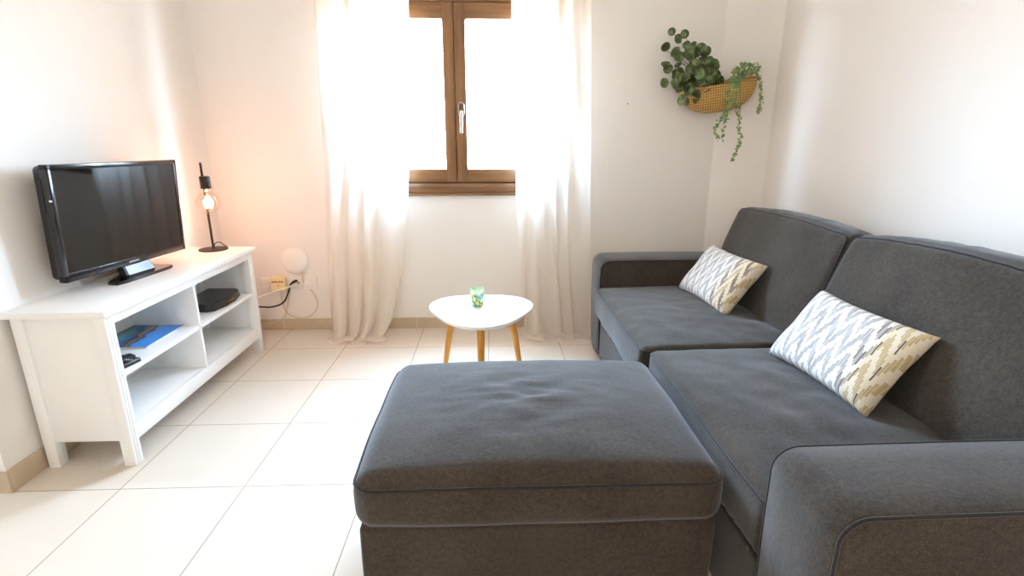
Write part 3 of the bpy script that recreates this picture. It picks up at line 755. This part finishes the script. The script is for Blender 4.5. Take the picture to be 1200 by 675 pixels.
# ---------------------------------------------------------------- throw pillows
def pillow(center, e, a, label, seed):
    e = Vector(e).normalized(); a = Vector(a); a = (a - e * a.dot(e)).normalized(); n = e.cross(a)
    Mx = Matrix((( e.x, a.x, n.x, center[0]), (e.y, a.y, n.y, center[1]), (e.z, a.z, n.z, center[2]), (0, 0, 0, 1)))
    L, W, T = .475, .300, .062
    t = bmesh.new(); NX, NY = 56, 38; gr = {}
    for side in (1, -1):
        for i in range(NX + 1):
            for j in range(NY + 1):
                u, v = -1 + 2 * i / NX, -1 + 2 * j / NY
                # pinched outline with pointed corners
                x = u * L / 2 * (1 - .060 * (1 - v * v)); y = v * W / 2 * (1 - .085 * (1 - u * u))
                h = T * ((1 - u ** 4) * (1 - v ** 4)) ** .42 * (1 + .10 * nz((u, v, 0), 1.4, seed)) + .0035 * nz((u * 2.2, v * 1.5, side), 2.4, seed) * (1 - u ** 2) * (1 - v ** 2)
                # creases at the end away from the wall
                if u > .55: h += .005 * math.sin(9 * v + 16 * u + 3 * nz((u, v, 0), 3, seed)) * (u - .55) * (1 - u) * 8 * (1 - v * v)
                if side < 0: h *= .6
                gr[side, i, j] = t.verts.new((x, y, side * max(.001, h)))
        for i in range(NX):
            for j in range(NY):
                q = (gr[side, i, j], gr[side, i + 1, j], gr[side, i + 1, j + 1], gr[side, i, j + 1]); t.faces.new(q if side > 0 else q[::-1])
    bmesh.ops.remove_doubles(t, verts=t.verts, dist=.0025)
    b = newbm(); merge(b, t); o = obj('throw_pillow', b, pillow_mat(seed), angle=80); o.matrix_world = Mx
    return tag(o, label, 'pillow')
pillow((1.131, 2.455, .581), (.0936, -.9955, -.0175), (.60, .042, .80), 'white, grey and ochre zigzag pillow on the far sofa seat, below the plant basket', 3.0)
pillow((1.143, 1.536, .588), (.0741, -.9972, -.0096), (.592, .036, .805), 'white, grey and ochre zigzag pillow on the near sofa seat, beside the ottoman', 8.0)

# ---------------------------------------------------------------- wall basket with plants
A = Vector((1.158, 3.374, 1.565)); B = Vector((1.592, 3.255, 1.617)); mid = (A + B) / 2
ex = (B - A).normalized(); nout = Vector((ex.y, -ex.x, 0)).normalized()
if nout.y > 0: nout = -nout
ez = ex.cross(nout).normalized()
if ez.z < 0: ez = -ez
ey = -nout
BM = Matrix(((ex.x, ey.x, ez.x, mid.x), (ex.y, ey.y, ez.y, mid.y), (ex.z, ey.z, ez.z, mid.z), (0, 0, 0, 1)))
Wb = (B - A).length / 2
bk = thing('hanging_basket', 'woven seagrass half-basket hung in the corner above the sofa', 'basket', (0, 0, 0)); bk.matrix_world = BM
t = bmesh.new(); NU, NV = 40, 18; Db, Hb = .15, .178
def bpt(u, v, k=1.0):
    """u 0..1 along the rim front from left to right, v 0..1 rim to bottom"""
    th = PI * u; x = -math.cos(th); y = -math.sin(th)
    fz = math.cos(v * PI / 2)
    rr = fz ** .75 if v < 1 else 0
    dip = -.035 * math.sin(th)                       # the front rim dips
    return Vector((x * Wb * rr * k, y * Db * rr * k, dip * (1 - v) - Hb * math.sin(v * PI / 2) * k))
outer = [[t.verts.new(bpt(i / NU, j / NV)) for i in range(NU + 1)] for j in range(NV)]
bot = t.verts.new((0, 0, -Hb))
for j in range(NV - 1):
    for i in range(NU): t.faces.new((outer[j][i], outer[j][i + 1], outer[j + 1][i + 1], outer[j + 1][i]))
for i in range(NU): t.faces.new((outer[-1][i], outer[-1][i + 1], bot))
# flat back
bc = [t.verts.new((0, 0, outer[j][0].co.z)) for j in range(NV)]
for j in range(NV - 1):
    t.faces.new((outer[j][0], outer[j + 1][0], bc[j + 1], bc[j])); t.faces.new((outer[j][NU], bc[j], bc[j + 1], outer[j + 1][NU]))
t.faces.new((outer[-1][0], bot, bc[-1])); t.faces.new((outer[-1][NU], bc[-1], bot))
b = newbm(); merge(b, t); bo = obj('bowl', b, M['weave'], bk, angle=60)
md = bo.modifiers.new('thick', 'SOLIDIFY'); md.thickness = .006; md.offset = -1
b = newbm(); rim = [bpt(i / NU, 0) for i in range(NU + 1)]; tube(b, rim + [Vector((Wb * (1 - 2 * i / 10), 0.0, 0)) for i in range(1, 10)], .007, 8, closed=True); obj('rim', b, M['weave'], bk)

def leaf_disc(bm, c, n, r, asp=1.0, up=None):
    n = n.normalized(); up = up or Vector((random.uniform(-1, 1), random.uniform(-1, 1), random.uniform(-1, 1)))
    u = (up - n * up.dot(n)).normalized(); w = n.cross(u); k = 12
    ring = []; 
    for i in range(k):
        a = 2 * PI * i / k; rr = r * (1 + .10 * math.cos(a)); q = c + u * rr * math.cos(a) + w * rr * asp * math.sin(a)
        ring.append(bm.verts.new(q + n * .25 * r * (math.sin(a) ** 2) * .6))
    ring2 = [bm.verts.new(v.co - n * .0012) for v in ring]
    cc = bm.verts.new(c); c2 = bm.verts.new(c - n * .0012)
    for i in range(k):
        j = (i + 1) % k; bm.faces.new((cc, ring[i], ring[j])); bm.faces.new((c2, ring2[j], ring2[i])); bm.faces.new((ring[i], ring2[i], ring2[j], ring[j]))

# big round leaves on woody stems (basket frame: x right, -y towards the room, z up)
pl = thing('leafy_branches', 'dark green round-leaved branches fanning from the left of the wall basket', 'plant'); pl.matrix_world = BM @ Matrix.Translation((0.0, -.045, -.03))
stems = newbm(); fol = newbm(); random.seed(11)
tips = [(-.19, -.03, .29), (-.235, .0, .225), (-.255, -.06, .13), (-.245, -.09, .05), (-.19, -.13, .20), (-.13, -.06, .25), (-.07, -.02, .22), (-.03, .01, .14), (-.20, -.10, .00), (-.10, -.12, .07), (-.15, -.05, .15), (-.16, -.10, -.03), (-.20, -.07, .09)]
for ti, tp in enumerate(tips):
    tip = Vector(tp) * 1.1 + Vector((-.035, 0, .005)); base = Vector((.035 + random.uniform(-.02, .02), random.uniform(-.02, .03), -.01))
    mid_ = base.lerp(tip, .5) + Vector((0, 0, -.02))
    path = smooth_path([base, mid_, tip], 8)
    tube(stems, path, [.003 - .0018 * i / len(path) for i in range(len(path))], 6)
    nl = 9 if tip.length > .15 else 6
    for q in range(nl):
        f_ = .30 + .70 * q / (nl - 1); p = path[min(len(path) - 1, int(f_ * (len(path) - 1)))]
        side = (1 if q % 2 else -1)
        offv = Vector((random.uniform(-.5, .5), random.uniform(-.6, .2), random.uniform(-.6, .6))).normalized() * random.uniform(.015, .042)
        nrm = Vector((random.uniform(-1.0, .8), -1, random.uniform(-.5, 1.2)))
        leaf_disc(fol, p + offv, nrm, random.uniform(.024, .034), random.uniform(.8, 1.0))
        tube(stems, [p, p + offv * .8], .001, 5)
obj('stems', stems, M['stem'], pl); obj('leaves', fol, M['leaf'], pl)

# trailing plant
tp_ = thing('trailing_plant', 'pale green small-leaved trailing plant spilling over the right of the wall basket', 'plant'); tp_.matrix_world = BM @ Matrix.Translation((0.0, -.03, -.02))
def strand(pts, dens, spread, name='strand', lr=(.006, .010)):
    s = newbm(); path = smooth_path(pts, 10); tube(s, path, .0013, 5)
    o = obj(name, s, M['green_stem'], tp_)
    l = newbm(); tot = len(path)
    for i in range(int(tot * dens)):
        p = path[int(random.random() * (tot - 1))]
        d_ = Vector((random.uniform(-1, 1), random.uniform(-1, .4), random.uniform(-.7, .7))).normalized()
        leaf_disc(l, p + d_ * random.uniform(.3, 1) * spread, Vector((random.uniform(-.8, .8), -1, random.uniform(-.5, 1))), random.uniform(*lr), random.uniform(.45, .7))
    obj('leaves', l, M['small_leaf'], o)
random.seed(5)
strand([(.07, -.03, .02), (.055, -.135, .005), (.03, -.145, -.08), (.015, -.14, -.17), (-.03, -.125, -.25), (-.02, -.12, -.33)], 1.9, .016)
strand([(.08, -.05, .02), (.075, -.14, -.01), (.055, -.15, -.10), (.03, -.145, -.18), (.01, -.13, -.26), (.005, -.125, -.33)], 1.5, .015)
strand([(.09, -.03, .03), (.10, -.13, .0), (.105, -.135, -.11), (.10, -.12, -.24), (.105, -.12, -.32), (.08, -.12, -.40), (.055, -.12, -.45)], 1.3, .014)
strand([(.14, .0, .03), (.205, -.06, .03), (.225, -.07, -.05), (.225, -.07, -.14), (.215, -.07, -.20)], 1.7, .014)
strand([(.08, -.05, .02), (.085, -.14, -.02), (.075, -.15, -.11), (.09, -.14, -.19)], 1.2, .015)
for k in range(9):
    a = PI * (.05 + .9 * k / 8); strand([(.125, -.02, -.005), (.135 + .04 * math.cos(a), -.05 - .02 * (k % 3), .045 + .03 * math.sin(a)), (.145 + .085 * math.cos(a), -.07 - .03 * (k % 3), .03 + .055 * math.sin(a))], 1.4, .014, 'sprig', (.006, .0095))

# ---------------------------------------------------------------- unseen pendant lamp, added behind the camera as fill light
pe = thing('fill_pendant', 'added white dome pendant lamp giving fill light, unseen behind the camera', 'lamp', (-.5, -1.9, 2.02))
b = newbm(); lathe(b, [(.19, 0), (.185, .05), (.15, .11), (.08, .15), (.03, .165), (0, .165)], 40, cap0=False); sh = obj('lamp_shade', b, M['plastic_white'], pe)
md = sh.modifiers.new('thick', 'SOLIDIFY'); md.thickness = .004
b = newbm(); tube(b, [(0, 0, .16), (0, 0, ZC - 2.02)], .004, 8); obj('cord', b, M['black'], pe)
b = newbm(); lathe(b, [(0, -.02), (.03, -.01), (.035, .02), (.02, .06), (.015, .09), (0, .09)], 24); obj('bulb', b, emit('fill_bulb', (1, .8, .58, 1), 30), pe)
pl_ = bpy.data.lights.new('pendant_fill_light', 'POINT'); pl_.energy = 46; pl_.color = (1, .92, .82); pl_.shadow_soft_size = .05
po = bpy.data.objects.new('pendant_fill_light', pl_); COL.objects.link(po); po.parent = pe; po.location = (0, 0, -.075)

# ---------------------------------------------------------------- daylight
wd = bpy.data.worlds.new('sky'); SC.world = wd; wd.use_nodes = True
bg = wd.node_tree.nodes['Background']
wt = wd.node_tree
wtc = wt.nodes.new('ShaderNodeTexCoord'); wsp = wt.nodes.new('ShaderNodeSeparateXYZ'); wt.links.new(wtc.outputs['Generated'], wsp.inputs[0])
wmr = wt.nodes.new('ShaderNodeMapRange'); wmr.inputs[1].default_value = -.12; wmr.inputs[2].default_value = .06; wt.links.new(wsp.outputs[2], wmr.inputs[0])
wt.links.new(ramp(wt, wmr.outputs[0], [(0, (.26, .24, .21, 1)), (1, (.50, .73, 1.0, 1))]), bg.inputs[0])   # ground below, hazy sky above
bg.inputs[1].default_value = 82.0
def portal(name, loc, rot, sx, sy):
    l = bpy.data.lights.new(name, 'AREA'); l.shape = 'RECTANGLE'; l.size = sx; l.size_y = sy; l.cycles.is_portal = True
    o = bpy.data.objects.new(name, l); COL.objects.link(o); o.location = loc; o.rotation_euler = rot
portal('window_daylight', ((WX0 + WX1) / 2, YB + T, (WZ0 + WZ1) / 2), (-PI / 2, 0, 0), WX1 - WX0, WZ1 - WZ0)
portal('added_door_daylight', (XF - .19, (BY0 + BY1) / 2, BZ / 2), (0, -PI / 2, 0), BZ, BY1 - BY0)  # daylight through the doorway added on the left

# ---------------------------------------------------------------- camera
fpx, pitch, yaw, roll, ch = 605.2, .2715, .0387, .001, 1.2254
cam = bpy.data.cameras.new('camera'); co = bpy.data.objects.new('camera', cam); COL.objects.link(co)
cam.sensor_width = 36; cam.sensor_fit = 'HORIZONTAL'; cam.lens = fpx / 1200 * 36; cam.clip_start = .05
cp, sp_ = math.cos(pitch), math.sin(pitch)
fw = Vector((math.sin(yaw) * cp, math.cos(yaw) * cp, -sp_)); rt = Vector((math.cos(yaw), -math.sin(yaw), 0)); up = rt.cross(fw)
r2 = rt * math.cos(roll) + up * math.sin(roll); u2 = up * math.cos(roll) - rt * math.sin(roll)
co.matrix_world = Matrix(((r2.x, u2.x, -fw.x, 0), (r2.y, u2.y, -fw.y, 0), (r2.z, u2.z, -fw.z, ch), (0, 0, 0, 1)))
SC.camera = co

# ---------------------------------------------------------------- colour management
vs = SC.view_settings; vs.view_transform = 'Standard'; vs.look = 'None'; vs.gamma = 1; vs.use_curve_mapping = False; vs.exposure = 0.59
SC.cycles.use_denoising = True; SC.cycles.max_bounces = 10; SC.cycles.diffuse_bounces = 6; SC.cycles.transparent_max_bounces = 12
SC.cycles.sample_clamp_indirect = 8; SC.cycles.caustics_reflective = False; SC.cycles.caustics_refractive = False
